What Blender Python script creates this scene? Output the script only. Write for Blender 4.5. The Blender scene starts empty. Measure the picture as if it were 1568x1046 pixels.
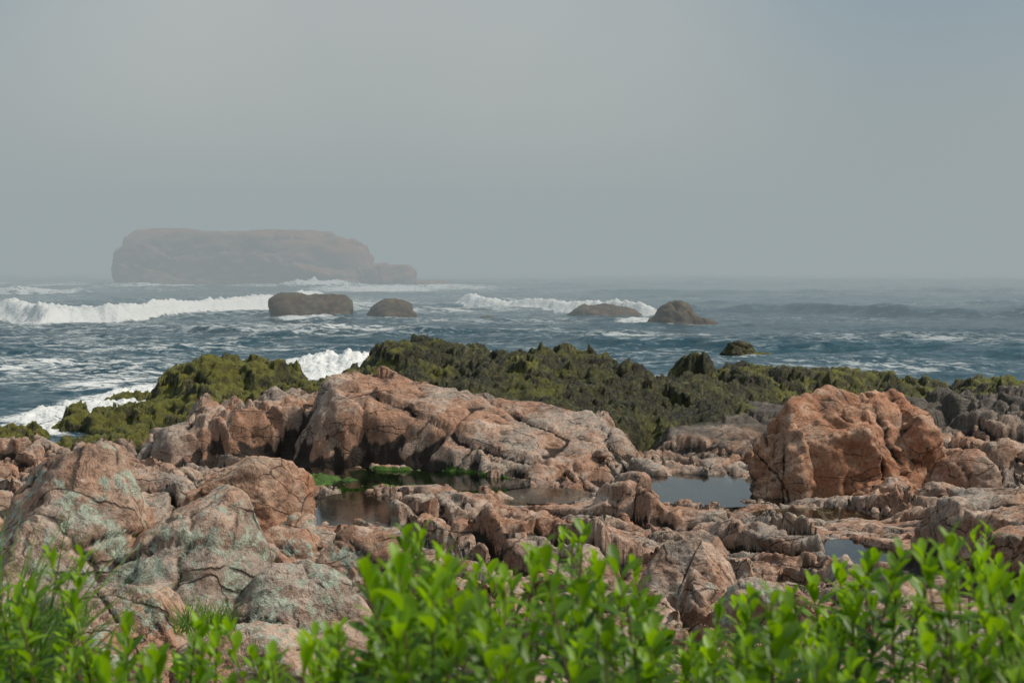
import bpy, bmesh, math, random, time
import numpy as np
from mathutils import Vector
T0 = time.time()
R = math.radians
scene = bpy.context.scene
rng = np.random.RandomState(7)
PERM = np.arange(256); rng.shuffle(PERM)
PERM = np.concatenate([PERM, PERM, PERM]).astype(np.int32)
GA = rng.rand(256) * 2 * np.pi
GC, GS = np.cos(GA).astype(np.float32), np.sin(GA).astype(np.float32)
VAL = rng.rand(256)
VALF = VAL.astype(np.float32)

# ------------------------------------------------------------ numpy noise
def n2(x, y, seed=0):
    x = x + seed * 17.31; y = y + seed * 9.77
    fx = np.floor(x); fy = np.floor(y)
    xi = fx.astype(np.int32) & 255; yi = fy.astype(np.int32) & 255
    xf = (x - fx).astype(np.float32); yf = (y - fy).astype(np.float32)
    u = xf * xf * xf * (xf * (xf * 6 - 15) + 10); v = yf * yf * yf * (yf * (yf * 6 - 15) + 10)
    px = PERM[xi]; px1 = PERM[(xi + 1) & 255]
    def g(p, iy, dx, dy):
        h = PERM[p + iy]
        return GC[h] * dx + GS[h] * dy
    a = g(px, yi, xf, yf); b = g(px1, yi, xf - 1, yf)
    c = g(px, yi + 1, xf, yf - 1); d = g(px1, yi + 1, xf - 1, yf - 1)
    return (a + (b - a) * u + (c - a) * v + (a - b - c + d) * u * v) * 1.5

def fbm2(x, y, oct=4, seed=0, gain=0.5):
    s = 0; a = 1; f = 1
    for i in range(oct):
        s = s + a * n2(x * f, y * f, seed + i * 3); a *= gain; f *= 2.03
    return s

def n3(x, y, z, seed=0):
    x = x + seed * 17.31; y = y + seed * 9.77; z = z + seed * 5.13
    fx = np.floor(x); fy = np.floor(y); fz = np.floor(z)
    xi = fx.astype(np.int32) & 255; yi = fy.astype(np.int32) & 255; zi = fz.astype(np.int32) & 255
    xf = (x - fx).astype(np.float32); yf = (y - fy).astype(np.float32); zf = (z - fz).astype(np.float32)
    u = xf * xf * (3 - 2 * xf); v = yf * yf * (3 - 2 * yf); w = zf * zf * (3 - 2 * zf)
    p0 = PERM[xi]; p1 = PERM[(xi + 1) & 255]
    def l(a, b, t): return a + (b - a) * t
    def col(p, j):
        q = PERM[p + ((yi + j) & 255)]
        return l(VALF[PERM[q + zi]], VALF[PERM[q + zi + 1]], w)
    return l(l(col(p0, 0), col(p1, 0), u), l(col(p0, 1), col(p1, 1), u), v) * 2 - 1

def fbm3(x, y, z, oct=3, seed=0, gain=0.5):
    s = 0; a = 1; f = 1
    for i in range(oct):
        s = s + a * n3(x * f, y * f, z * f, seed + i * 3); a *= gain; f *= 2.07
    return s

def blocks(x, y, seed, tilt=0.35, k=14.0):
    """fractured-bedrock height: each voronoi cell is a tilted facet"""
    x = x.astype(np.float32); y = y.astype(np.float32)
    xi = np.floor(x).astype(np.int32); yi = np.floor(y).astype(np.int32)
    F1 = np.full(x.shape, 9.0, np.float32); F2 = np.full(x.shape, 9.0, np.float32)
    W = np.zeros(x.shape, np.float32); H = np.zeros(x.shape, np.float32)
    for i in (-1, 0, 1):
        for j in (-1, 0, 1):
            cx = xi + i; cy = yi + j
            h = PERM[PERM[(cx + seed * 7) & 255] + ((cy + seed * 13) & 255)]
            h2 = PERM[h + 31]; h3 = PERM[h2 + 77]; h4 = PERM[h3 + 11]; h5 = PERM[h4 + 5]
            dx = x - (cx + VALF[h]); dy = y - (cy + VALF[h2])
            d = np.sqrt(dx * dx + dy * dy)
            F2 = np.where(d < F1, F1, np.minimum(F2, d)); F1 = np.minimum(F1, d)
            w = np.exp(-k * d)
            H += w * ((VALF[h3] * 2 - 1) + (VALF[h4] * 2 - 1) * tilt * 2 * dx + (VALF[h5] * 2 - 1) * tilt * 2 * dy)
            W += w
    return H / (W + 1e-20), F2 - F1

def sstep(a, b, t):
    t = np.clip((t - a) / (b - a), 0, 1)
    return t * t * (3 - 2 * t)

def smax(a, b, k):
    return 0.5 * (a + b + np.sqrt((a - b) ** 2 + k * k))

def saw(t, w=0.12):
    f = t - np.floor(t)
    return np.where(f < 1 - w, f / (1 - w), (1 - f) / w)

# ------------------------------------------------------------ mesh helpers
def grid_mesh(name, X, Y, Z, mat, attrs=None):
    nr, nc = X.shape
    co = np.stack([X, Y, Z], -1).reshape(-1, 3).astype(np.float32)
    idx = np.arange(nr * nc).reshape(nr, nc)
    q = np.stack([idx[:-1, :-1], idx[:-1, 1:], idx[1:, 1:], idx[1:, :-1]], -1).reshape(-1, 4)
    me = bpy.data.meshes.new(name)
    me.vertices.add(len(co)); me.vertices.foreach_set('co', co.ravel())
    me.loops.add(q.size); me.loops.foreach_set('vertex_index', q.ravel().astype(np.int32))
    me.polygons.add(len(q)); me.polygons.foreach_set('loop_start', (np.arange(len(q)) * 4).astype(np.int32))
    me.update(calc_edges=True)
    me.polygons.foreach_set('use_smooth', np.ones(len(q), dtype=bool))
    if attrs:
        for k, v in attrs.items():
            a = me.attributes.new(k, 'FLOAT', 'POINT')
            a.data.foreach_set('value', np.ascontiguousarray(v, dtype=np.float32).ravel())
    me.materials.append(mat)
    ob = bpy.data.objects.new(name, me); scene.collection.objects.link(ob)
    return ob

# ------------------------------------------------------------ node helpers
class NT:
    def __init__(s, mat):
        mat.use_nodes = True; s.t = mat.node_tree; s.t.nodes.clear(); s.n = s.t.nodes; s.l = s.t.links
    def node(s, t, **kw):
        n = s.n.new(t)
        for k, v in kw.items():
            if hasattr(n, k): setattr(n, k, v)
        return n
    def put(s, inp, v):
        if isinstance(v, bpy.types.NodeSocket): s.l.new(v, inp)
        else:
            if isinstance(v, tuple) and len(v) == 3 and inp.type == 'RGBA': v = (*v, 1)
            inp.default_value = v
    def noise(s, vec, scale, detail=4, rough=0.55, dist=0.0, both=False):
        n = s.node('ShaderNodeTexNoise'); s.put(n.inputs['Vector'], vec)
        n.inputs['Scale'].default_value = scale; n.inputs['Detail'].default_value = detail
        n.inputs['Roughness'].default_value = rough; n.inputs['Distortion'].default_value = dist
        return (n.outputs['Fac'], n.outputs['Color']) if both else n.outputs['Fac']
    def math(s, op, a, b=0.0, c=0.0, clamp=False):
        n = s.node('ShaderNodeMath', operation=op, use_clamp=clamp)
        s.put(n.inputs[0], a); s.put(n.inputs[1], b)
        if op in ('MULTIPLY_ADD',): s.put(n.inputs[2], c)
        return n.outputs[0]
    def ss(s, v, a, b, lo=0.0, hi=1.0):
        n = s.node('ShaderNodeMapRange', interpolation_type='SMOOTHSTEP')
        s.put(n.inputs[0], v); s.put(n.inputs[1], a); s.put(n.inputs[2], b); s.put(n.inputs[3], lo); s.put(n.inputs[4], hi)
        return n.outputs[0]
    def mix(s, f, a, b, mode='MIX'):
        n = s.node('ShaderNodeMix', data_type='RGBA', blend_type=mode)
        s.put(n.inputs[0], f); s.put(n.inputs[6], a); s.put(n.inputs[7], b)
        return n.outputs[2]
    def attr(s, name):
        n = s.node('ShaderNodeAttribute'); n.attribute_name = name; return n.outputs['Fac']
    def pos(s):
        return s.node('ShaderNodeNewGeometry').outputs['Position']
    def mapping(s, vec, scale, rot=(0, 0, 0)):
        n = s.node('ShaderNodeMapping'); s.put(n.inputs['Vector'], vec)
        n.inputs['Scale'].default_value = scale; n.inputs['Rotation'].default_value = rot
        return n.outputs[0]
    def bump(s, h, strength, dist, normal=None):
        n = s.node('ShaderNodeBump'); s.put(n.inputs['Height'], h)
        n.inputs['Strength'].default_value = strength; n.inputs['Distance'].default_value = dist
        if normal is not None: s.put(n.inputs['Normal'], normal)
        return n.outputs[0]
    def out(s, sh, vol=False):
        o = s.node('ShaderNodeOutputMaterial'); s.l.new(sh, o.inputs['Volume' if vol else 'Surface'])

def rock_material(name, tint=(1, 1, 1), lichen_all=0.0, weed_all=0.0, use_weed=True, cracks=True):
    m = bpy.data.materials.new(name); N = NT(m)
    P = N.pos()
    geo = N.node('ShaderNodeNewGeometry')
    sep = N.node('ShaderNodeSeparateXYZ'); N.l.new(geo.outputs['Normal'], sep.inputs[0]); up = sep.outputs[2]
    big = N.attr('nbig'); med = N.attr('nmed')
    fine = N.noise(P, 13, 4, 0.78)
    ln, lnc = N.noise(P, 2.6, 6, 0.72, 0.4, both=True)
    c = N.mix(N.ss(big, 0.42, 0.58), (0.47, 0.250, 0.155), (0.53, 0.375, 0.285))
    c = N.mix(N.ss(med, 0.50, 0.62, 0, 0.85), c, (0.26, 0.165, 0.118))
    c = N.mix(N.ss(med, 0.47, 0.36, 0, 0.85), c, (0.66, 0.49, 0.38))
    c = N.mix(N.ss(N.math('ADD', big, ln), 1.02, 1.12, 0, 0.65), c, (0.35, 0.32, 0.275))
    c = N.mix(N.ss(fine, 0.50, 0.64, 0.0, 0.78), c, (0.14, 0.09, 0.066))
    c = N.mix(N.ss(fine, 0.44, 0.32, 0.0, 0.6), c, (0.70, 0.57, 0.47))
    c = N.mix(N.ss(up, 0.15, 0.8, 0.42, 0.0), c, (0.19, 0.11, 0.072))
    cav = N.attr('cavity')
    c = N.mix(N.ss(N.math('MULTIPLY_ADD', med, 0.5, cav), 0.35, 0.72, 0, 0.93), c, (0.028, 0.022, 0.018))  # crevice shade, with dirt and damp, painted into the rock colour
    wet = N.attr('wet')
    wetf = N.ss(N.math('MULTIPLY_ADD', med, 0.9, wet), 0.75, 1.15)
    c = N.mix(wetf, c, N.mix(fine, (0.05, 0.042, 0.032), (0.16, 0.125, 0.095)))
    lic = N.math('ADD', N.attr('lichen'), lichen_all)
    vor = N.node('ShaderNodeTexVoronoi'); vor.inputs['Scale'].default_value = 5.0
    N.put(vor.inputs['Vector'], P)
    spots = N.ss(N.math('MULTIPLY_ADD', fine, 0.35, vor.outputs['Distance']), 0.53, 0.45)
    lf = N.math('ADD', N.ss(ln, 0.53, 0.58), N.math('MULTIPLY', spots, N.ss(ln, 0.41, 0.49)), clamp=True)
    lf = N.math('MULTIPLY', lf, N.math('MULTIPLY', lic, N.ss(fine, 0.63, 0.45, 0.25, 1.0)), clamp=True)
    lc = N.mix(N.ss(fine, 0.35, 0.65), (0.46, 0.50, 0.40), (0.24, 0.29, 0.21))
    c = N.mix(lf, c, lc)
    hsum = N.math('MULTIPLY_ADD', fine, 0.038, N.math('MULTIPLY', ln, 0.12))
    if cracks:
        vc = N.node('ShaderNodeTexVoronoi', feature='DISTANCE_TO_EDGE'); vc.inputs['Scale'].default_value = 1.25
        N.put(vc.inputs['Vector'], N.mix(0.16, N.mapping(P, (0.45, 1.7, 1.5), (0.3, 0.25, 0.6)), lnc))
        ck = N.ss(vc.outputs['Distance'], 0.0, 0.024)
        ck = N.math('SUBTRACT', 1.0, N.math('MULTIPLY', N.math('SUBTRACT', 1.0, ck), N.ss(med, 0.40, 0.54)))
        c = N.mix(N.math('MULTIPLY', N.math('SUBTRACT', 1.0, ck), 0.85), c, (0.05, 0.036, 0.028))
        hsum = N.math('MULTIPLY_ADD', ck, 0.035, hsum)
    c = N.mix(1.0, c, tint, 'MULTIPLY')
    b = N.node('ShaderNodeBsdfPrincipled')
    if use_weed:
        weed = N.math('ADD', N.attr('weed'), weed_all)
        w1 = N.noise(N.mapping(P, (1.0, 1.0, 0.4)), 6.5, 5, 0.72, 0.8)
        wc = N.mix(N.ss(w1, 0.37, 0.65), (0.013, 0.015, 0.007), (0.125, 0.115, 0.034))
        wc = N.mix(N.ss(med, 0.48, 0.60, 0, 0.82), wc, (0.016, 0.018, 0.009))
        yel = N.math('MULTIPLY', N.ss(N.math('MULTIPLY_ADD', N.attr('yellow'), 0.22, big), 0.49, 0.66), N.ss(up, 0.35, 0.9))
        wc = N.mix(yel, wc, N.mix(w1, (0.055, 0.062, 0.010), (0.30, 0.28, 0.035)))
        wf = N.ss(N.math('MULTIPLY_ADD', med, 0.8, weed), 0.75, 1.0)
        wf = N.math('MULTIPLY', wf, N.ss(N.math('ADD', med, fine), 1.14, 1.06, 0.3, 1.0))
        c = N.mix(wf, c, wc)
        af = N.ss(N.math('MULTIPLY_ADD', med, 0.8, N.attr('algae')), 0.80, 0.96)
        c = N.mix(af, c, N.mix(w1, (0.03, 0.055, 0.01), (0.11, 0.22, 0.02)))
        hsum = N.math('MULTIPLY_ADD', N.math('MULTIPLY', w1, wf), 0.18, hsum)
        N.put(b.inputs['Roughness'], N.math('SUBTRACT', 0.85, N.math('MULTIPLY', N.math('MAXIMUM', wf, wetf), 0.42)))
    else:
        N.put(b.inputs['Roughness'], N.math('SUBTRACT', 0.85, N.math('MULTIPLY', wetf, 0.35)))
    N.put(b.inputs['Base Color'], c)
    b.inputs['Specular IOR Level'].default_value = 0.35
    N.put(b.inputs['Normal'], N.bump(hsum, 0.95, 1.0))
    N.out(b.outputs[0])
    return m

M_rock = rock_material('granite_rock')
M_bould = rock_material('granite_boulder_stone', use_weed=False)
M_orange = rock_material('orange_granite', tint=(1.08, 0.93, 0.82), use_weed=False)
M_lich = rock_material('lichen_granite', lichen_all=1.0, use_weed=False)
M_searock = rock_material('wet_sea_rock', tint=(0.36, 0.36, 0.27), weed_all=0.1, use_weed=True, cracks=False)
M_island = rock_material('island_granite', tint=(0.62, 0.47, 0.36), use_weed=False, cracks=False)

# ------------------------------------------------------------ terrain
YS = [0, 3, 8, 12, 16, 20, 25, 30, 36, 42, 48, 54, 60, 66, 72, 80, 110]
BL = [5.3, 5.3, 4.6, 3.8, 3.2, 2.7, 2.0, 1.35, 0.95, 0.5, -0.35, -0.6, -0.7, -0.9, -1.4, -2, -4]
BM = [5.3, 5.2, 4.2, 3.25, 2.6, 2.1, 1.5, 1.05, 0.75, 0.85, 1.0, 1.1, 0.8, 0.0, -1, -2, -4]
BR = [5.3, 5.2, 4.3, 3.4, 2.8, 2.4, 1.8, 1.2, 0.9, 1.0, 1.0, 0.9, 0.8, 0.4, -0.5, -2, -4]
# cx, cy, rx, ry, rot, ztop, tx, ty, side
FEAT = [
 (-3.4, 14.3, 1.7, 1.4, -10, 3.5, -0.30, 0.15, 1.2),
 (-1.2, 12.5, 0.8, 0.7, 10, 3.45, 0.0, 0.2, 1.5),
 (-2.1, 18.3, 1.2, 1.2, -8, 3.0, -0.06, 0.2, 1.8),
 (-0.7, 17.2, 0.7, 0.9, 10, 2.75, -0.05, 0.2, 1.5),
 (-4.9, 23.3, 1.5, 1.3, 0, 2.6, -0.08, 0.1, 1.5),
 (-8.2, 24, 2.5, 1.5, 0, 2.9, 0.0, 0.1, 1.5),
 (-12.8, 35.5, 2.6, 1.8, -4, 1.85, -0.03, 0.12, 1.8),
 (-8.6, 31, 2.6, 1.5, -6, 1.9, -0.05, 0.12, 1.6),
 (-8.3, 44.5, 2.7, 1.3, 8, 2.1, 0.07, 0.12, 2.4),
 (-13.2, 46.5, 2.2, 1.1, 0, 0.75, 0.05, 0.1, 1.2),
 (-1.3, 41.8, 4.7, 1.3, -17, 2.38, -0.155, 0.32, 2.8),
 (0.6, 39.8, 2.6, 0.9, -14, 1.5, -0.12, 0.3, 2.0),
 (1.2, 46.0, 3.0, 1.6, -22, 2.2, -0.18, 0.15, 1.6),
 (-3.2, 57, 2.1, 3.0, 0, 3.1, 0.0, 0.05, 1.5),
 (1.7, 56, 2.2, 2.6, 0, 2.85, -0.05, 0.05, 1.5),
 (-0.3, 51.5, 4.0, 2.6, -6, 2.3, -0.03, 0.18, 1.5),
 (4.6, 51, 1.9, 2.8, -30, 2.05, -0.22, 0.1, 1.2),
 (-5.4, 53.5, 0.8, 1.5, 0, 2.3, 0, 0.1, 1.6),
 (-12.0, 59.5, 2.2, 1.8, 0, 2.3, 0.03, 0.08, 1.5),
 (-14.3, 55.0, 2.6, 1.5, 15, 0.95, 0.08, 0.1, 0.9),
 (-12.0, 52.0, 2.6, 1.0, 8, 0.75, 0.06, 0.1, 0.9),
 (-10.6, 56.0, 2.4, 1.8, 0, 1.45, 0.03, 0.1, 1.0),
 (-7.6, 56, 1.7, 1.5, 0, 1.7, 0.05, 0.08, 1.2),
 (-9.9, 61, 0.6, 0.6, 0, 2.2, 0, 0, 1.6),
 (7.9, 60.5, 0.6, 0.7, 0, 2.45, -0.1, 0, 2.2),
 (7.2, 54.5, 1.4, 1.4, 0, 2.05, -0.05, 0.05, 1.6),
 (12.8, 62, 3.6, 1.7, 0, 1.8, -0.05, 0.05, 1.1),
 (10.0, 58.5, 1.4, 1.3, 0, 1.55, -0.05, 0.05, 1.1),
 (-17.2, 64, 0.8, 0.6, 0, 0.6, 0, 0, 1.0),
 (-18.6, 52, 1.2, 0.7, 0, 0.5, 0, 0, 1.0),
 (6.9, 46.0, 2.6, 2.0, 22, 1.7, 0.10, 0.10, 1.0),
 (17.5, 50, 4.2, 2.2, -5, 1.9, -0.02, 0.08, 1.6),
 (18.5, 60, 3.0, 2.0, -5, 1.3, -0.02, 0.08, 1.2),
 (13.8, 40, 2.0, 1.6, 0, 1.95, 0.06, 0.1, 1.7),
 (-0.6, 31.5, 1.6, 1.0, -8, 1.45, -0.05, 0.12, 2.0),
 (2.6, 31.5, 1.6, 1.0, -12, 1.5, -0.06, 0.10, 2.0),
 (6.2, 27.5, 2.0, 1.1, -10, 1.45, -0.03, 0.06, 1.6),
 (7.9, 33.4, 1.3, 0.6, 0, 1.0, 0.02, 0.05, 1.4),
 (-0.6, 24.5, 1.8, 1.2, -5, 1.95, -0.04, 0.1, 1.6),
 (2.3, 24, 1.4, 1.0, 12, 2.0, -0.04, 0.1, 1.6),
 (7.6, 20.5, 2.0, 2.4, -10, 3.1, 0.12, 0.0, 0.9),
 (10.6, 27, 2.2, 1.8, 0, 2.2, 0.08, 0.02, 1.0),
]
POOLS = [
 (-3.75, 33.6, 1.0, 2.0, 0, 0.84),
 (-3.3, 38.3, 2.9, 1.3, -16, 0.84),
 (0.9, 35.6, 0.9, 0.9, 0, 0.84),
 (4.9, 36.6, 1.5, 2.0, 10, 0.84),
 (7.0, 32.0, 1.2, 0.7, 0, 1.0),
 (6.1, 25.0, 0.7, 1.3, 20, 1.62),
 (-11.6, 52.2, 1.3, 1.2, 0, 0.55),
]
SMOOTH = [(-1.3, 41.6, 5.2, 2.0, -17), (1.0, 46, 3.5, 2, -22), (7, 46, 3.5, 2.5, 22), (7.6, 21, 3, 3, 0)]

def terrain(x, y, want=True):
    wx = x + 0.30 * fbm2(x * 0.7, y * 0.7, 3, 5, 0.4); wy = y + 0.30 * fbm2(x * 0.7, y * 0.7, 3, 9, 0.4)
    bl = np.interp(y, YS, BL); bm = np.interp(y, YS, BM); br = np.interp(y, YS, BR)
    t1 = sstep(-9.5, -2.5, x); t2 = sstep(2.5, 9, x)
    z = bl + (bm - bl) * t1; z = z + (br - z) * t2
    z = z + 0.12 * fbm2(x * 0.22, y * 0.22, 2, 2)
    def loc(cx, cy, rot):
        a = R(rot); dx = wx - cx; dy = wy - cy
        return dx * math.cos(a) + dy * math.sin(a), -dx * math.sin(a) + dy * math.cos(a)
    for i, (cx, cy, rx, ry, rot, zt, tx, ty, side) in enumerate(FEAT):
        sel = (np.abs(x - cx) < max(rx, ry) + 4) & (np.abs(y - cy) < max(rx, ry) + 4)
        if not sel.any(): continue
        a = R(rot); dx = wx[sel] - cx; dy = wy[sel] - cy
        us = dx * math.cos(a) + dy * math.sin(a); vs = -dx * math.sin(a) + dy * math.cos(a)
        e1 = np.abs(us) - rx; e2 = np.abs(vs) - ry
        e3 = (np.abs(us) + np.abs(vs)) * 0.7071 - 0.7071 * (rx + ry) * 0.86
        e = smax(smax(e1, e2, 0.08), e3, 0.08)
        rnd = 0.06 if side > 1.5 else 0.14
        sp = rnd * np.logaddexp(0, e / rnd)
        zz = zt + tx * us + ty * vs - side * sp
        z[sel] = smax(z[sel], zz, 0.06)
    weed = sstep(-2.0, 2.0, y - np.interp(x, [-20, -12, -5, -2, 2, 4, 7, 9, 18, 24], [48, 46.5, 46.5, 45.5, 44.0, 43.5, 46.0, 49, 51, 54]) + 1.8 * fbm2(x * 0.35, y * 0.35, 3, 21))
    amp = np.interp(y, [0, 7, 12, 18, 60], [0.2, 0.5, 0.75, 1.0, 1.0])
    sm = np.zeros(x.shape)
    for (cx, cy, rx, ry, rot) in SMOOTH:
        u, v = loc(cx, cy, rot)
        sm = np.maximum(sm, sstep(1.2, 0.7, np.sqrt((u / rx) ** 2 + (v / ry) ** 2)))
    ca, sa = math.cos(R(-32)), math.sin(R(-32))
    rx_ = wx * ca + wy * sa; ry_ = -wx * sa + wy * ca
    b1, e1 = blocks(rx_ / 3.2, ry_ / 1.7, 3, 0.7, 50)
    b2, e2 = blocks(rx_ / 1.4 + 7, ry_ / 0.65, 11, 1.1, 46)
    b3, e3 = blocks(wx / 0.55, wy / 0.36, 5, 1.1, 36)
    calm = 0.35 + 0.65 * sstep(-0.25, 0.2, fbm2(x * 0.3, y * 0.3, 2, 40))
    calm = calm * (1 - 0.8 * sm); amp1 = amp * (1 - 0.55 * sm)
    z = z + (1 - 0.3 * weed) * (amp1 * 0.22 * b1 + amp * 0.20 * calm * b2 + amp * 0.075 * calm * b3)
    st = saw(ry_ / 1.0 + 0.35 * fbm2(rx_ * 0.35, ry_ * 0.6, 2, 71), 0.09); st2 = saw(ry_ / 0.38 + 0.5 * fbm2(rx_ * 0.5, ry_ * 0.8, 2, 73), 0.16)
    msk = sstep(-0.15, 0.25, fbm2(x * 0.25, y * 0.25, 2, 77)) * (1 - weed)
    z = z + amp * (0.22 * (st - 0.5) * msk * (1 - 0.6 * sm) + 0.055 * (st2 - 0.5) * (1 - 0.6 * weed) * (1 - 0.6 * sm))
    crack = 0.30 * np.exp(-(e1 / 0.05) ** 2) + calm * 0.20 * np.exp(-(e2 / 0.08) ** 2) + calm * 0.07 * np.exp(-(e3 / 0.09) ** 2)
    z = z - amp1 * crack * (1 - 0.6 * weed)
    z = z + 0.042 * fbm2(x * 2.4, y * 2.4, 4, 13, 0.62) * amp
    bil = 1 - np.abs(fbm2(x * 1.5, y * 1.1, 4, 31, 0.55))
    z = z + weed * 0.28 * (bil - 0.7) + weed * 0.055 * fbm2(x * 7, y * 5, 2, 33) + weed * 0.25 * fbm2(x * 0.6, y * 0.6, 2, 35) * sstep(0.3, 1.0, z)
    alg = np.zeros(x.shape); poolm = np.zeros(x.shape)
    pn = fbm2(x * 1.7, y * 1.7, 3, 50); pt = fbm2(x * 1.8, y * 1.8, 3, 61)
    for i, (cx, cy, rx, ry, rot, lv) in enumerate(POOLS):
        u, v = loc(cx, cy, rot); u = u / rx; v = v / ry; dx = wx - cx; dy = wy - cy
        r = np.sqrt(u * u + v * v) + 0.22 * pn
        m = sstep(1.25, 0.85, r)
        tgt = lv - 0.17 + 0.14 * pt + (0.07 if i == 1 else -0.16)
        if i == 1: tgt = tgt + 0.14 * sstep(0.0, -0.55, u)
        z = z + (np.minimum(z, tgt) - z) * m
        lip = sstep(1.45, 0.9, np.abs(dx) / rx) * sstep(-9, -7.5, dy) * sstep(0.2, -0.6, dy / ry)
        sill = lv + 0.05 + 0.125 * np.maximum(cy - ry - y, 0) + 0.06 * pt
        z = z + (np.minimum(z, sill) - z) * lip
        if i < 6: poolm = np.maximum(poolm, sstep(1.5, 0.9, r))
        if i in (1,): alg = np.maximum(alg, sstep(1.6, 0.9, r) * sstep(1.05, 0.92, z))
    return z, weed, alg, poolm

yy = [4.0]
while yy[-1] < 84:
    yy.append(yy[-1] + max(0.012, 0.0016 * yy[-1] if yy[-1] < 64 else 0.006 * yy[-1]))
yy = np.array(yy)
aa = np.linspace(-0.50, 0.50, 820)
Yg = np.repeat(yy[:, None], len(aa), 1); Xg = aa[None, :] * (Yg + 2.0)
Zg, weed, alg, poolm = terrain(Xg.copy(), Yg.copy())
print('terrain', Xg.shape, time.time() - T0)

def blur(a, r):
    for ax in (0, 1):
        p = np.pad(a, [(r + 1, r) if i == ax else (0, 0) for i in (0, 1)], mode='edge')
        c = np.cumsum(p, axis=ax)
        n = 2 * r + 1
        if ax == 0: a = (c[n:] - c[:-n]) / n
        else: a = (c[:, n:] - c[:, :-n]) / n
    return a
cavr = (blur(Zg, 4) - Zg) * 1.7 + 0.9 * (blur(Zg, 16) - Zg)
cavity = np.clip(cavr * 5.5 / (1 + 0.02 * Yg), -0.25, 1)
shore_dark = sstep(40, 49, Yg + 0.42 * np.maximum(Xg, -2) + 1.5 * fbm2(Xg * .4, Yg * .4, 2, 5))
wet = np.clip(sstep(1.2, 0.6, Zg) * 0.3 + poolm * 0.45 * sstep(1.35, 0.9, Zg) + shore_dark * 0.70, 0, 1)
lich = np.clip(sstep(24, 13, Yg) * sstep(2.5, -2.5, Xg) * 0.95 + 0.35 * sstep(28, 16, Yg), 0, 1)
yel = sstep(-2, -9, Xg) + 0.4 * sstep(8, 13, Xg)
gy = np.gradient(Zg, axis=0) / np.gradient(Yg, axis=0); gx = np.gradient(Zg, axis=1) / np.gradient(Xg, axis=1)
nl = np.sqrt(1 + gx * gx + gy * gy)
dsp = 0.075 * fbm3(Xg * 2.2, Yg * 2.2, Zg * 5.0, 4, 3, 0.55) * np.interp(Yg, [0, 10, 20], [0.3, 0.7, 1.0])
flat = np.clip(1 - 1 / nl, 0, 1)
dsp = dsp * (0.1 + 1.4 * flat)
Xd = Xg - gx / nl * dsp; Yd = Yg - gy / nl * dsp; Zd = Zg + dsp / nl
nbig = 0.5 + 0.16 * fbm2(Xg * 0.45, Yg * 0.45, 4, 101, 0.6)
nmed = 0.5 + 0.12 * fbm3(Xg * 2.0, Yg * 2.0, Zg * 3.0, 4, 7, 0.65)
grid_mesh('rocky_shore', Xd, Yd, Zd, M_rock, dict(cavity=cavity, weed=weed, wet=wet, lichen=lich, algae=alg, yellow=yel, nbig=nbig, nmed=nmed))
print('terrain mesh', time.time() - T0)

# ------------------------------------------------------------ near ground under the shrubs
m = bpy.data.materials.new('bank_soil'); N = NT(m); b = N.node('ShaderNodeBsdfPrincipled')
P = N.pos(); N.put(b.inputs['Base Color'], N.mix(N.noise(P, 6, 6), (0.035, 0.04, 0.015), (0.08, 0.07, 0.035))); b.inputs['Roughness'].default_value = 0.95
N.put(b.inputs['Normal'], N.bump(N.noise(P, 20, 6), 0.8, 0.05)); N.out(b.outputs[0])
gx_, gy_ = np.meshgrid(np.linspace(-14, 14, 160), np.linspace(-10, 5.2, 120))
gz_ = 5.32 - 0.03 * np.maximum(gy_, 0) + 0.05 * fbm2(gx_, gy_, 3, 3) - 0.5 * sstep(4.4, 5.2, gy_)
grid_mesh('coastal_bank', gx_, gy_, gz_, m)

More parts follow.
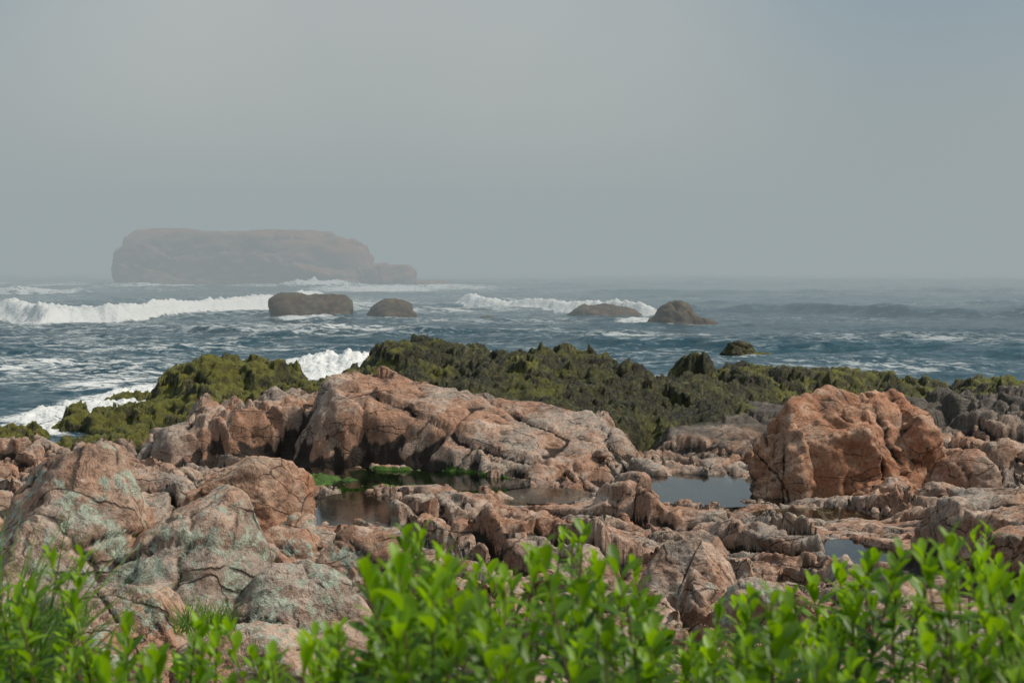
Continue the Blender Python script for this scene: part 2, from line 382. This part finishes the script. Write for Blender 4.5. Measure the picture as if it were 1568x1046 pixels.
# ------------------------------------------------------------ rocks as separate bodies
def make_rock(name, lobes, mat, sub=6, seed=1, rough=0.05, lich=0.0, wetv=0.0, weedv=0.0, pw=3.0, nplanes=14, sharp=70, njoint=4, flats=None):
    """each lobe = super-ellipsoid cut by flat facets, stepped along joints, then weathered"""
    bm = bmesh.new()
    rs = np.random.RandomState(seed)
    objs = []
    for li, (lx, ly, lz, sx, sy, sz, rot) in enumerate(lobes):
        b2 = bmesh.new(); bmesh.ops.create_icosphere(b2, subdivisions=sub, radius=1.0)
        me2 = bpy.data.meshes.new('t'); b2.to_mesh(me2); b2.free()
        co = np.empty(len(me2.vertices) * 3); me2.vertices.foreach_get('co', co); co = co.reshape(-1, 3)
        d = co / np.linalg.norm(co, axis=1)[:, None]
        r0 = (np.abs(d[:, 0]) ** pw + np.abs(d[:, 1]) ** pw + np.abs(d[:, 2]) ** pw) ** (-1 / pw)
        wn = 1 + 0.05 * fbm3(d[:, 0] * 2 + seed, d[:, 1] * 2, d[:, 2] * 2, 3, seed + 40)
        S = (1 / r0) ** sharp
        for k in range(nplanes):
            n = rs.normal(size=3); n[2] = abs(n[2]) * 0.8 + 0.05; n /= np.linalg.norm(n)
            dist = rs.uniform(0.70, 0.98)
            S = S + np.clip(d @ n / dist, 0, None) ** sharp
        for (nx, ny, nz_, dist) in (flats or []):
            n = np.array([nx, ny, nz_]); n = n / np.linalg.norm(n)
            S = S + np.clip(d @ n / dist, 0, None) ** sharp
        r = S ** (-1 / sharp) * wn
        p = d * r[:, None] * np.array([sx, sy, sz])
        nn = d / np.array([sx, sy, sz]); nn /= np.linalg.norm(nn, axis=1)[:, None]
        m_ = min(sx, sy, sz)
        q = p / m_; o = seed * 3.7 + li * 11
        disp = rough * 1.3 * fbm3(q[:, 0] * 1.3 + o, q[:, 1] * 1.3, q[:, 2] * 1.6, 3, seed)
        disp += rough * 0.9 * fbm3(q[:, 0] * 4 + o, q[:, 1] * 4, q[:, 2] * 6, 4, seed + 2, 0.6)
        crk = np.zeros(len(p))
        base_n = rs.normal(size=3); base_n[2] *= 0.5; base_n /= np.linalg.norm(base_n)
        for j in range(njoint):
            n = (base_n if j % 2 == 0 else rs.normal(size=3)) + rs.normal(size=3) * 0.12; n /= np.linalg.norm(n)
            c0 = rs.uniform(-0.8, 0.8)
            t = q @ n - c0 + 0.06 * fbm3(q[:, 0] * 2.5 + o, q[:, 1] * 2.5, q[:, 2] * 2.5, 3, seed + j, 0.6)
            depth = sstep(-0.6, 0.3, n3(q[:, 0] * 1.1 + j * 5, q[:, 1] * 1.1, q[:, 2] * 1.1, seed + 20))
            crk = np.maximum(crk, depth * np.exp(-(t / 0.022) ** 2))
            disp += rs.uniform(-1, 1) * rough * 2.2 * sstep(-0.025, 0.025, t)
        disp -= rough * 1.5 * crk
        p = p + nn * (disp * m_)[:, None]
        a = R(rot); ca, sa = math.cos(a), math.sin(a)
        p = np.stack([p[:, 0] * ca - p[:, 1] * sa + lx, p[:, 0] * sa + p[:, 1] * ca + ly, p[:, 2] + lz], 1)
        me2.vertices.foreach_set('co', p.ravel()); me2.update()
        ms_ = max(1.0, m_ / 3)
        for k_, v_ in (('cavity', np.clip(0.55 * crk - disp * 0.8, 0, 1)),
                       ('nbig', 0.5 + 0.16 * fbm3(p[:, 0] * .6 / ms_, p[:, 1] * .6 / ms_, p[:, 2] * .6 / ms_, 3, 44, 0.6)),
                       ('nmed', 0.5 + 0.12 * fbm3(p[:, 0] * 2 / ms_, p[:, 1] * 2 / ms_, p[:, 2] * 3 / ms_, 4, 45, 0.65))):
            at = me2.attributes.new(k_, 'FLOAT', 'POINT'); at.data.foreach_set('value', v_.astype(np.float32))
        objs.append(me2)
    for me2 in objs: bm.from_mesh(me2)
    me = bpy.data.meshes.new(name); bm.to_mesh(me); bm.free()
    nv = len(me.vertices)
    for k, v in (('lichen', lich), ('wet', wetv), ('weed', weedv)):
        at = me.attributes.new(k, 'FLOAT', 'POINT'); at.data.foreach_set('value', np.full(nv, v, dtype=np.float32))
    me.polygons.foreach_set('use_smooth', np.ones(len(me.polygons), dtype=bool))
    me.materials.append(mat)
    ob = bpy.data.objects.new(name, me); scene.collection.objects.link(ob)
    return ob

# big weathered boulder on the right
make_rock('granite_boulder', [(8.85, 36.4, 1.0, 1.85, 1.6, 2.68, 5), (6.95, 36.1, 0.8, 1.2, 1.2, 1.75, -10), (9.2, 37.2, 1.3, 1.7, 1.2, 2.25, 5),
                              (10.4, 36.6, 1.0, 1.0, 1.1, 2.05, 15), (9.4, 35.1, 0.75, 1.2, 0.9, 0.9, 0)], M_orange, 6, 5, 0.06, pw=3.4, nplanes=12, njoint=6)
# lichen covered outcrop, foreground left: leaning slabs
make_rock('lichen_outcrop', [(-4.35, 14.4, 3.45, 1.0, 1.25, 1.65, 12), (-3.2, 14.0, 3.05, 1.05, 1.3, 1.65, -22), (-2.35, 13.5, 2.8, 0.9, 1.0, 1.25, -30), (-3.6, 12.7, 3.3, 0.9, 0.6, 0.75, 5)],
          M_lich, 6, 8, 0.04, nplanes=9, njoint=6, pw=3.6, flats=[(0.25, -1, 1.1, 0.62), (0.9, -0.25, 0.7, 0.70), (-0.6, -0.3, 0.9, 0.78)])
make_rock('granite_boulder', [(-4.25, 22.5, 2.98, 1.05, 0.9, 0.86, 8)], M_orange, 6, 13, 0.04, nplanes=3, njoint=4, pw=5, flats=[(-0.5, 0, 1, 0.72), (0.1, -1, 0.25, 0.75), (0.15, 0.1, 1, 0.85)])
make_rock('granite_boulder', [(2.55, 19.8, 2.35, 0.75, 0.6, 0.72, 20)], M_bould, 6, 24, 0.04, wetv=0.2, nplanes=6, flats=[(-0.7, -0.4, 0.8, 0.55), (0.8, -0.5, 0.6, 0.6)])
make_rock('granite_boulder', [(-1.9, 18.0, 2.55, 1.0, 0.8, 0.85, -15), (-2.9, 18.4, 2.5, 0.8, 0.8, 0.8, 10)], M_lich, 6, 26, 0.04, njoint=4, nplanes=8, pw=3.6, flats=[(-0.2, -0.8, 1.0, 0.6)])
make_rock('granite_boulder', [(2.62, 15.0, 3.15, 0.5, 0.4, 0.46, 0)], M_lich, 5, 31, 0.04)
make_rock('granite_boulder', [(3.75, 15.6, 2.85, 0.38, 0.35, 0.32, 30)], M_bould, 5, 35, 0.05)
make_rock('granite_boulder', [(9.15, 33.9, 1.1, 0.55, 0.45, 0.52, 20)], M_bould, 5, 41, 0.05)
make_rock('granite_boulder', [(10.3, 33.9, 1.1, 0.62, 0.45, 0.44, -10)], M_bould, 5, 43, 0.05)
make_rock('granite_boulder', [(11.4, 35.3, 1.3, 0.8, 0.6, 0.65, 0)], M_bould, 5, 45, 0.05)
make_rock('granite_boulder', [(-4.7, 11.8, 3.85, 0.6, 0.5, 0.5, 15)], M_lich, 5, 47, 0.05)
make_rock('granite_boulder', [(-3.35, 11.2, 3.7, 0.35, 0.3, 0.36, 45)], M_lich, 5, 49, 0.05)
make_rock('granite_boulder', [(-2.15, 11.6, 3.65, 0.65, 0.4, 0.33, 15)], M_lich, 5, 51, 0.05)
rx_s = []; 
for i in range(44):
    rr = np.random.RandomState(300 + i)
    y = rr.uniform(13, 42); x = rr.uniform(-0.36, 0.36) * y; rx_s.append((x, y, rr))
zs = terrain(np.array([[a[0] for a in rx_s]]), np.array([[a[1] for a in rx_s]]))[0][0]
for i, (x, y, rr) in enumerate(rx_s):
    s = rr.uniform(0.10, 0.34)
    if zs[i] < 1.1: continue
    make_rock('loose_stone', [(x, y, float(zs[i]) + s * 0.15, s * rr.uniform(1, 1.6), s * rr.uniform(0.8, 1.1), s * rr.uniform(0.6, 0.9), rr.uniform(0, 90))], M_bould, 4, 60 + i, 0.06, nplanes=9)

# rocks standing in the sea
make_rock('sea_island', [(-54, 290, 0.0, 25, 12, 9.6, 0), (-65, 287, 0.0, 14.5, 10, 9.9, 0), (-38, 287, 0, 9.5, 9, 9.1, 0), (-25.5, 284, -1, 6.5, 8, 5.4, 0), (-16, 284, -0.7, 4, 4, 1.8, 0)],
          M_island, 6, 71, 0.04, pw=6, nplanes=2, njoint=8, sharp=40)
make_rock('sea_rock', [(-88, 345, 0, 7, 6, 8, 0)], M_island, 4, 72, 0.05, pw=3, sharp=30)
make_rock('sea_rock', [(-19.7, 141, 0.0, 3.95, 3, 2.75, 0)], M_searock, 5, 73, 0.05, wetv=0.5, pw=7, nplanes=2, sharp=40)
make_rock('sea_rock', [(-12.1, 142.5, -0.3, 2.9, 2.2, 2.6, 0)], M_searock, 5, 79, 0.05, wetv=0.5, pw=1.8, nplanes=10, sharp=30)
make_rock('sea_rock', [(9.6, 149.5, -0.3, 4.4, 2, 1.7, 0)], M_searock, 5, 81, 0.05, wetv=0.5, pw=1.6, sharp=30, nplanes=6)
make_rock('sea_rock', [(15.3, 130.5, -0.6, 2.6, 2.6, 3.3, 10), (17.2, 130.5, -0.6, 2.2, 1.8, 2.1, 20), (14.0, 130.5, -0.6, 1.8, 1.8, 1.7, 20)], M_searock, 5, 97, 0.04, wetv=0.5, pw=1.8, nplanes=3, sharp=30)
make_rock('sea_rock', [(14.7, 92.5, -0.2, 1.7, 0.9, 1.5, 0), (16.3, 92.5, -0.3, 1.6, 0.7, 0.75, 0)], M_searock, 5, 86, 0.06, wetv=0.5, weedv=0.5, pw=2.4, sharp=30)
make_rock('sea_rock', [(-2.5, 146, -0.5, 2.0, 1.2, 0.95, 0)], M_searock, 4, 88, 0.05, wetv=0.5, pw=2, sharp=30)
print('rocks', time.time() - T0)

# ------------------------------------------------------------ tide pool water
m = bpy.data.materials.new('tide_pool_water'); N = NT(m); P = N.pos()
gl = N.node('ShaderNodeBsdfGlossy'); gl.inputs['Roughness'].default_value = 0.03; gl.inputs['Color'].default_value = (0.95, 0.97, 1, 1)
tr = N.node('ShaderNodeBsdfTransparent'); tr.inputs['Color'].default_value = (0.38, 0.46, 0.38, 1)
fr = N.node('ShaderNodeFresnel'); fr.inputs['IOR'].default_value = 1.45
nb = N.bump(N.noise(P, 9, 3), 0.10, 0.02)
N.put(gl.inputs['Normal'], nb); N.put(fr.inputs['Normal'], nb)
ms = N.node('ShaderNodeMixShader'); N.l.new(fr.outputs[0], ms.inputs[0]); N.l.new(tr.outputs[0], ms.inputs[1]); N.l.new(gl.outputs[0], ms.inputs[2])
N.out(ms.outputs[0]); M_pool = m
for i, (cx, cy, rx, ry, rot, lv) in enumerate(POOLS):
    me = bpy.data.meshes.new('tide_pool')
    vs = [(0, 0, 0)]
    for k in range(48):
        t = k / 48 * 2 * math.pi; a = R(rot); q = 1.35
        u = rx * q * math.cos(t); v = ry * q * math.sin(t)
        vs.append((u * math.cos(a) - v * math.sin(a), u * math.sin(a) + v * math.cos(a), 0))
    me.from_pydata(vs, [], [(0, k + 1, (k + 1) % 48 + 1) for k in range(48)]); me.materials.append(M_pool)
    ob = bpy.data.objects.new('tide_pool', me); ob.location = (cx, cy, lv + 0.004 * i); scene.collection.objects.link(ob)

# ------------------------------------------------------------ sea
ys = [44.0]
while ys[-1] < 2600:
    ys.append(ys[-1] + max(0.18, 0.0038 * ys[-1] * (1 if ys[-1] < 400 else 3)))
ys = np.array(ys); ax = np.linspace(-0.54, 0.54, 700)
Y = np.repeat(ys[:, None], len(ax), 1); X = ax[None, :] * Y
Z = np.zeros(X.shape)
rs = np.random.RandomState(5)
wpx = X + 3 * fbm2(X * 0.05, Y * 0.05, 2, 4); wpy = Y + 4 * fbm2(X * 0.04, Y * 0.04, 2, 7)
GR = [0.6 + 0.8 * n2(X / s_, Y / (s_ * 0.6), i) for i, s_ in enumerate((14, 25, 45, 90))]
for i in range(20):
    lam = 2.2 * (1.16 ** i); th = rs.normal(0, 0.55); k = 2 * np.pi / lam; ph = rs.uniform(0, 6.28)
    s = np.sin(k * (wpx * math.sin(th) + wpy * math.cos(th)) + ph)
    A = 0.009 * lam ** 0.85
    fade = sstep(2.0, 4.0, lam / (0.004 * Y))
    Z += A * GR[min(3, i // 5)] * fade * (1 - np.abs(s) * 1.6 + 0.3)
Z += 0.07 * fbm2(X * 0.9, Y * 1.3, 3, 19) * sstep(250, 90, Y)
Z *= np.interp(Y, [44, 60, 90, 2000], [0.5, 0.7, 1.0, 1.2])
foam = np.zeros(X.shape)
rgh = fbm2(X * 0.5, Y * 0.5, 4, 71, 0.6)
def breaker(px, py, h, back, x0, x1, fd=1.0, seed=0, front=2.2):
    global Z, foam
    yc = np.interp(X, px, py) + (1.6 * fbm2(X[-1:] * 0 + ax[None, :] * 150 * 0.12, 0 * X[-1:], 3, seed + 3))
    m = sstep(x0, x0 + 4, X) * sstep(x1, x1 - 4, X)
    hh = h * (0.78 + 0.5 * n2(X * 0.16, 0 * X, seed))
    t = Y - yc
    prof = np.where(t < 0, np.exp(-(t / (front * 0.6)) ** 2), np.exp(-(t / (front * 2.2)) ** 2))
    Z = Z + m * hh * prof * (1 + 0.3 * fd * np.abs(rgh))
    f = sstep(-front * 1.7, -front * 0.8, t + 0.7 * rgh) * np.where(t < front, 1.0, np.exp(-np.maximum(t - front, 0) / back)) * m * fd
    foam = np.maximum(foam, f)
breaker([-70, -52, -43, -37, -34, -27, -22], [150, 145, 133, 140, 152, 165, 172], 1.6, 20, -90, -20, 1.0, 1, 3.6)
breaker([-8, 0, 6, 15, 18], [180, 168, 160, 150, 148], 1.0, 7, -9, 17.5, 1.0, 5, 2.4)
breaker([17, 30, 45, 70], [152, 158, 149, 146], 1.1, 3, 15, 90, 0.12, 9, 3.0)
breaker([-5, 20, 60], [236, 225, 232], 0.7, 3, 10, 120, 0.1, 12, 3.0)
breaker([-30, -10, 3], [120, 112, 118], 0.35, 4, -34, 6, 0.30, 15, 2.0)
breaker([-120, -80, -70], [235, 228, 232], 1.0, 6, -130, -68, 0.7, 17, 2.5)
breaker([0, 20, 40], [104, 98, 101], 0.4, 3, 2, 44, 0.2, 18, 2.0)
breaker([-40, -14], [86, 80], 0.4, 4, -40, -18, 0.35, 19, 2.0)
def patch(cx, cy, rx, ry, a, h=0.0):
    global Z, foam
    r2 = ((X - cx) / rx) ** 2 + ((Y - cy) / ry) ** 2
    e = np.exp(-r2 * 1.2)
    foam = np.maximum(foam, a * e); Z = Z + h * e * (0.6 + 0.8 * np.abs(rgh))
patch(-17.0, 67, 3.2, 8, 1.25, 0.2); patch(-18.9, 60, 2.6, 6, 1.15, 0.1); patch(-17.2, 55, 2.0, 3, 1.1, 0.1)
patch(-10.4, 80, 3.4, 8, 1.25, 0.5); patch(-6.6, 84, 3.0, 7, 1.15, 0.6); patch(-13, 74, 2.0, 5, 1.0, 0.1); patch(-21, 74, 4, 6, 0.7)
patch(-26, 100, 9, 10, 0.5); patch(-14, 118, 12, 12, 0.60); patch(-30, 185, 25, 40, 0.6); patch(2, 190, 16, 22, 0.5)
patch(-23, 250, 16, 22, 0.95, 0.3); patch(-12, 262, 18, 25, 0.7); patch(-36, 266, 8, 8, 1.1, 0.8); patch(-60, 268, 26, 7, 0.75, 0.2); patch(-90, 285, 12, 20, 0.7)
patch(-19.7, 137, 4.5, 3, 0.7); patch(-12, 139, 3, 2.2, 0.5); patch(15.7, 127.0, 3.2, 2, 0.6); patch(12, 134, 3, 6, 0.85, .2)
patch(17.2, 136.5, 2.0, 2.3, 1.0, 0.35); patch(14.8, 91, 2, 1.3, 0.6); patch(8, 74, 3, 6, 0.75, 0.1); patch(10, 112, 9, 14, 0.58); patch(22, 84, 12, 10, 0.42)
patch(30, 110, 20, 16, 0.40)
streak = 0.28 + 0.26 * fbm2(X * 0.03, Y * 0.05, 4, 81)
foam = np.maximum(foam, streak * np.interp(Y, [44, 100, 300, 500], [0.75, 1.0, 0.9, 0.4]) * (0.66 + 0.48 * sstep(20, -10, X)))
dense = sstep(0.55, 0.95, foam)
Z += dense * 0.28 * np.abs(fbm2(X * 0.9, Y * 0.7, 4, 91, 0.65)) * sstep(400, 200, Y)
m = bpy.data.materials.new('sea_water'); N = NT(m); P = N.pos()
fo = N.attr('foam')
nz = N.noise(N.mapping(P, (0.30, 0.62, 0.5)), 1.6, 7, 0.68, 0.8)
nz2 = N.noise(N.mapping(P, (0.25, 0.5, 0.5)), 7, 3, 0.7)
nn_ = N.ss(N.math('MULTIPLY_ADD', nz2, 0.35, N.math('MULTIPLY', nz, 0.65)), 0.3, 0.7)
thr = N.math('SUBTRACT', 1.0, fo)
ff = N.ss(nn_, N.math('SUBTRACT', thr, 0.16), N.math('ADD', thr, 0.22))
ff = N.math('MULTIPLY', ff, N.ss(fo, 0.15, 0.65, 0.22, 1.0))
wcol = N.mix(N.ss(nz, 0.4, 0.6), (0.014, 0.055, 0.078), (0.034, 0.095, 0.125))
wb = N.node('ShaderNodeBsdfPrincipled'); N.put(wb.inputs['Base Color'], wcol); wb.inputs['Roughness'].default_value = 0.20; wb.inputs['IOR'].default_value = 1.36
N.put(wb.inputs['Normal'], N.bump(N.noise(N.mapping(P, (0.6, 1.0, 1)), 1.5, 5, 0.7), 0.85, 0.22))
fb = N.node('ShaderNodeBsdfDiffuse'); fb.inputs['Color'].default_value = (0.80, 0.80, 0.78, 1)
N.put(fb.inputs['Normal'], N.bump(nz2, 0.7, 0.3))
ms = N.node('ShaderNodeMixShader'); N.l.new(ff, ms.inputs[0]); N.l.new(wb.outputs[0], ms.inputs[1]); N.l.new(fb.outputs[0], ms.inputs[2]); N.out(ms.outputs[0])
grid_mesh('sea', X, Y, Z, m, dict(foam=foam))
print('sea', X.shape, time.time() - T0)

# ------------------------------------------------------------ vegetation
def leaf_mat(name, c1, c2, tr):
    m = bpy.data.materials.new(name); N = NT(m)
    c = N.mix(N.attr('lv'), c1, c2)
    d = N.node('ShaderNodeBsdfPrincipled'); N.put(d.inputs['Base Color'], c); d.inputs['Roughness'].default_value = 0.45
    t = N.node('ShaderNodeBsdfTranslucent'); N.put(t.inputs['Color'], N.mix(1.0, c, tr, 'MULTIPLY'))
    ms = N.node('ShaderNodeMixShader'); ms.inputs[0].default_value = 0.45
    N.l.new(d.outputs[0], ms.inputs[1]); N.l.new(t.outputs[0], ms.inputs[2]); N.out(ms.outputs[0]); return m
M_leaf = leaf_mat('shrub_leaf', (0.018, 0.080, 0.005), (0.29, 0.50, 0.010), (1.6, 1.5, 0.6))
M_grass = leaf_mat('grass_blade', (0.05, 0.14, 0.015), (0.18, 0.32, 0.04), (1.4, 1.4, 0.8))
m = bpy.data.materials.new('shrub_twig'); N = NT(m); b = N.node('ShaderNodeBsdfPrincipled')
N.put(b.inputs['Base Color'], N.mix(N.noise(N.pos(), 30, 4), (0.07, 0.05, 0.02), (0.16, 0.11, 0.04))); b.inputs['Roughness'].default_value = 0.8; N.out(b.outputs[0]); M_twig = m

LV = [(0, 0), (0.3, 0.30), (0.62, 0.5), (0.86, 0.36), (1.0, 0)]
class Plant:
    def __init__(s): s.v = []; s.f = []; s.mi = []; s.a = []
    def leaf(s, p, d, n, L, W, val, curl=0.15):
        side = d.cross(n).normalized(); nn = side.cross(d).normalized()
        b0 = len(s.v)
        s.v.append(p); s.a.append(val)
        for t, w in LV[1:-1]:
            c = p + d * (L * t) + nn * (-curl * L * t * t)
            for k in (-1, 0, 1):
                s.v.append(c + side * (k * w * W) + nn * (0.12 * W * abs(k))); s.a.append(val * (0.85 if k == 0 else 1))
        s.v.append(p + d * L + nn * (-curl * L)); s.a.append(val)
        F = [(b0, b0 + 1, b0 + 2), (b0, b0 + 2, b0 + 3)]
        for r in (0, 1):
            q = b0 + 1 + 3 * r
            F += [(q, q + 3, q + 4, q + 1), (q + 1, q + 4, q + 5, q + 2)]
        q = b0 + 7; F += [(q, q + 3, q + 1), (q + 1, q + 3, q + 2)]
        s.f += F; s.mi += [0] * len(F)
    def stem(s, pts, r0, r1):
        n = len(pts); b0 = len(s.v)
        for i, p in enumerate(pts):
            r = r0 + (r1 - r0) * i / (n - 1)
            for k in range(5):
                a = k / 5 * 6.283; s.v.append(p + Vector((math.cos(a) * r, math.sin(a) * r, 0))); s.a.append(0.3)
        for i in range(n - 1):
            for k in range(5):
                q = b0 + i * 5; s.f.append((q + k, q + (k + 1) % 5, q + 5 + (k + 1) % 5, q + 5 + k)); s.mi.append(1)
    def build(s, name, m1, m2):
        me = bpy.data.meshes.new(name); me.from_pydata([tuple(v) for v in s.v], [], s.f)
        me.materials.append(m1); me.materials.append(m2)
        me.polygons.foreach_set('material_index', np.array(s.mi, dtype=np.int32))
        me.polygons.foreach_set('use_smooth', np.ones(len(s.f), dtype=bool))
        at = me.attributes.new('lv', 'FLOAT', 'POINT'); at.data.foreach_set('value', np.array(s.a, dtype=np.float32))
        ob = bpy.data.objects.new(name, me); scene.collection.objects.link(ob); return ob

random.seed(3)
def shoot(pl, base, top, bright, lsz=0.06, nl=26):
    pts = []
    bend = Vector((random.uniform(-.07, .07), random.uniform(-.07, .07), 0))
    for i in range(7):
        t = i / 6; pts.append(base.lerp(top, t) + bend * math.sin(t * 3.1))
    pl.stem(pts, 0.005, 0.002)
    ang = random.uniform(0, 6.28)
    for i in range(nl):
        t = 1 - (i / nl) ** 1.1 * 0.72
        q = t * 6; k = min(int(q), 5); p = pts[k].lerp(pts[k + 1], q - k)
        ang += 2.4 + random.uniform(-.3, .3)
        el = R(random.uniform(48, 80)) if i < 7 else R(random.uniform(10, 60))
        d = Vector((math.cos(ang) * math.cos(el), math.sin(ang) * math.cos(el), math.sin(el)))
        n = Vector((0, 0, 1)) if el < 1.2 else Vector((-math.cos(ang), -math.sin(ang), 0.3))
        L = lsz * random.uniform(0.65, 1.2) * (0.72 + 0.28 * min(i, 6) / 6)
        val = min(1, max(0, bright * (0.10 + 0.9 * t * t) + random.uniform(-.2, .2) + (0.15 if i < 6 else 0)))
        pl.leaf(p, d, n, L, L * random.uniform(0.36, 0.46), val, random.uniform(0.0, 0.35))

XS = [-1.6, -1.15, -1.0, -0.78, -0.56, -0.45, -0.33, -0.16, -0.04, 0.10, 0.25, 0.35, 0.51, 0.64, 0.74, 0.86, 0.97, 1.05, 1.17, 1.6]
ZT = [6.32, 6.26, 6.06, 6.06, 6.03, 6.10, 6.22, 6.37, 6.27, 6.35, 6.27, 6.10, 6.15, 6.26, 6.11, 6.22, 6.39, 6.29, 6.33, 6.32]
def ztop(x, y):
    return float(np.interp(x, XS, ZT)) - 0.20 * (y - 3.2)
def clump(x, y):
    return float(fbm2(np.array([x * 3.1]), np.array([y * 2.3]), 2, 55)[0])
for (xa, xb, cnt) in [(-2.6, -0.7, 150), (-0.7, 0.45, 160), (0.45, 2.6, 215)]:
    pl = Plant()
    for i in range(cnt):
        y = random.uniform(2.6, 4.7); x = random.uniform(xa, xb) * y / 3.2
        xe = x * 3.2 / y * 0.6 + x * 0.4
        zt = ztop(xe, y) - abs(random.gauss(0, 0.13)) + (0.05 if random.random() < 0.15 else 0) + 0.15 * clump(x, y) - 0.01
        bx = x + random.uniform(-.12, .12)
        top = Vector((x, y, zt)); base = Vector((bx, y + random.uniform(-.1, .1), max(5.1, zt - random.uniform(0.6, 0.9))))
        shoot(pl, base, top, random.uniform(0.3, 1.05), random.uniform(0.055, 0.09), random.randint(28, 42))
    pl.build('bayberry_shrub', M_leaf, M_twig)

def grass_tuft(name, cx, cy, cz, rad, n, h):
    pl = Plant()
    for i in range(n):
        a = random.uniform(0, 6.28); r = rad * math.sqrt(random.random())
        p = Vector((cx + r * math.cos(a), cy + r * math.sin(a), cz)); L = h * random.uniform(0.5, 1.1)
        lean = Vector((random.gauss(0, .3), random.gauss(0, .3), 1)).normalized()
        b0 = len(pl.v); val = random.random(); w = 0.004 + 0.02 * h * 0.3
        sd = Vector((random.uniform(-1, 1), random.uniform(-1, 1), 0)).normalized() * w
        for k in range(5):
            t = k / 4; c = p + lean * (L * t) + Vector((lean.x, lean.y, -0.35)) * (L * 0.6 * t * t)
            pl.v += [c - sd * (1 - t * 0.95), c + sd * (1 - t * 0.95)]; pl.a += [val, val]
        for k in range(4):
            q = b0 + 2 * k; pl.f.append((q, q + 1, q + 3, q + 2)); pl.mi.append(0)
    pl.build(name, M_grass, M_twig)
grass_tuft('beach_grass', -2.12, 5.5, 5.05, 0.26, 420, 1.1)
grass_tuft('grass_tuft', -2.45, 11.2, 3.98, 0.25, 240, 0.34)
grass_tuft('grass_tuft', -5.0, 13.2, 4.2, 0.2, 60, 0.28)
grass_tuft('grass_tuft', -3.7, 11.7, 3.95, 0.2, 80, 0.25)
grass_tuft('grass_tuft', 1.7, 11.5, 3.5, 0.3, 140, 0.5)
grass_tuft('grass_tuft', 2.3, 12.5, 3.3, 0.3, 140, 0.5)

# ------------------------------------------------------------ fog bank over the sea
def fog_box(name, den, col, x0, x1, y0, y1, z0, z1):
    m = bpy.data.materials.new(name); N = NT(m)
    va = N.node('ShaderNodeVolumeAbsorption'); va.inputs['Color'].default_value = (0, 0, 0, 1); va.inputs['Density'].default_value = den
    em = N.node('ShaderNodeEmission'); em.inputs['Color'].default_value = (*col, 1); em.inputs['Strength'].default_value = den  # fog glows by itself: airlight put in as emission, not scattered light
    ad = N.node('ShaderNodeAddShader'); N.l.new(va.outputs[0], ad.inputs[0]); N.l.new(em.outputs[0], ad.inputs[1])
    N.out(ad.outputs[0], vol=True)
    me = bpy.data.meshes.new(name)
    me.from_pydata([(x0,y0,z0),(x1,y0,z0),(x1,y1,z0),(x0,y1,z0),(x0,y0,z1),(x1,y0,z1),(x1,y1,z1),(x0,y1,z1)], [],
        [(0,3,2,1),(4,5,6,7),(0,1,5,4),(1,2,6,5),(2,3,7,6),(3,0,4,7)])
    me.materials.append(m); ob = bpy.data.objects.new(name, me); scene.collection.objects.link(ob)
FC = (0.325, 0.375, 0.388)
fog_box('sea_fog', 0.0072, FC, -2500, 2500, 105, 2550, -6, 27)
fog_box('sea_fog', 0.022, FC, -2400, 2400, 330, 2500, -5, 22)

# ------------------------------------------------------------ light
EL, AZ = 48, 88
w = bpy.data.worlds.new("World"); scene.world = w; w.use_nodes = True
N = NT(w)
sky = N.node('ShaderNodeTexSky'); sky.sky_type = 'NISHITA'; sky.sun_disc = False
sky.sun_elevation = R(EL); sky.sun_rotation = R(AZ); sky.dust_density = 5
tc = N.node('ShaderNodeTexCoord'); D = tc.outputs['Generated']
sp = N.node('ShaderNodeSeparateXYZ'); N.l.new(D, sp.inputs[0])
haze = N.mix(N.ss(sp.outputs[2], 0.05, 0.20), (3.8, 4.3, 4.45), (3.0, 3.8, 4.2))
dt = N.node('ShaderNodeVectorMath', operation='DOT_PRODUCT'); N.l.new(D, dt.inputs[0]); dt.inputs[1].default_value = Vector((-0.09, 1.0, 0.055)).normalized()
haze = N.mix(N.ss(dt.outputs['Value'], 0.94, 1.0, 0.0, 0.85), haze, (5.5, 5.55, 5.2))
haze = N.mix(N.ss(N.noise(D, 3.0, 4, 0.5), 0.35, 0.65), N.mix(1.0, haze, (0.90, 0.92, 0.94), 'MULTIPLY'), haze)
c = N.mix(0.82, sky.outputs[0], haze)
bg = N.node('ShaderNodeBackground'); bg.inputs[1].default_value = 0.10; N.l.new(c, bg.inputs[0])
o = N.node('ShaderNodeOutputWorld'); N.l.new(bg.outputs[0], o.inputs[0])
ld = bpy.data.lights.new('sun', 'SUN'); ld.energy = 3.0; ld.angle = R(5); ld.color = (1, 0.93, 0.82)
lo = bpy.data.objects.new('sun', ld); scene.collection.objects.link(lo)
S = Vector((math.cos(R(EL)) * math.sin(R(AZ)), math.cos(R(EL)) * math.cos(R(AZ)), math.sin(R(EL))))
lo.rotation_euler = (-S).to_track_quat('-Z', 'Y').to_euler(); lo.location = (20, 0, 30)

# ------------------------------------------------------------ camera
cd = bpy.data.cameras.new('camera'); cd.lens = 50; cd.sensor_width = 36; cd.clip_end = 6000
cd.dof.use_dof = True; cd.dof.focus_distance = 30; cd.dof.aperture_fstop = 5.0
co = bpy.data.objects.new('camera', cd); scene.collection.objects.link(co)
co.location = (0, 0, 7); co.rotation_euler = (R(90 - 3.63), 0, 0)
scene.camera = co
scene.view_settings.view_transform = 'Standard'; scene.view_settings.look = 'None'; scene.view_settings.exposure = 0
print('done', time.time() - T0)
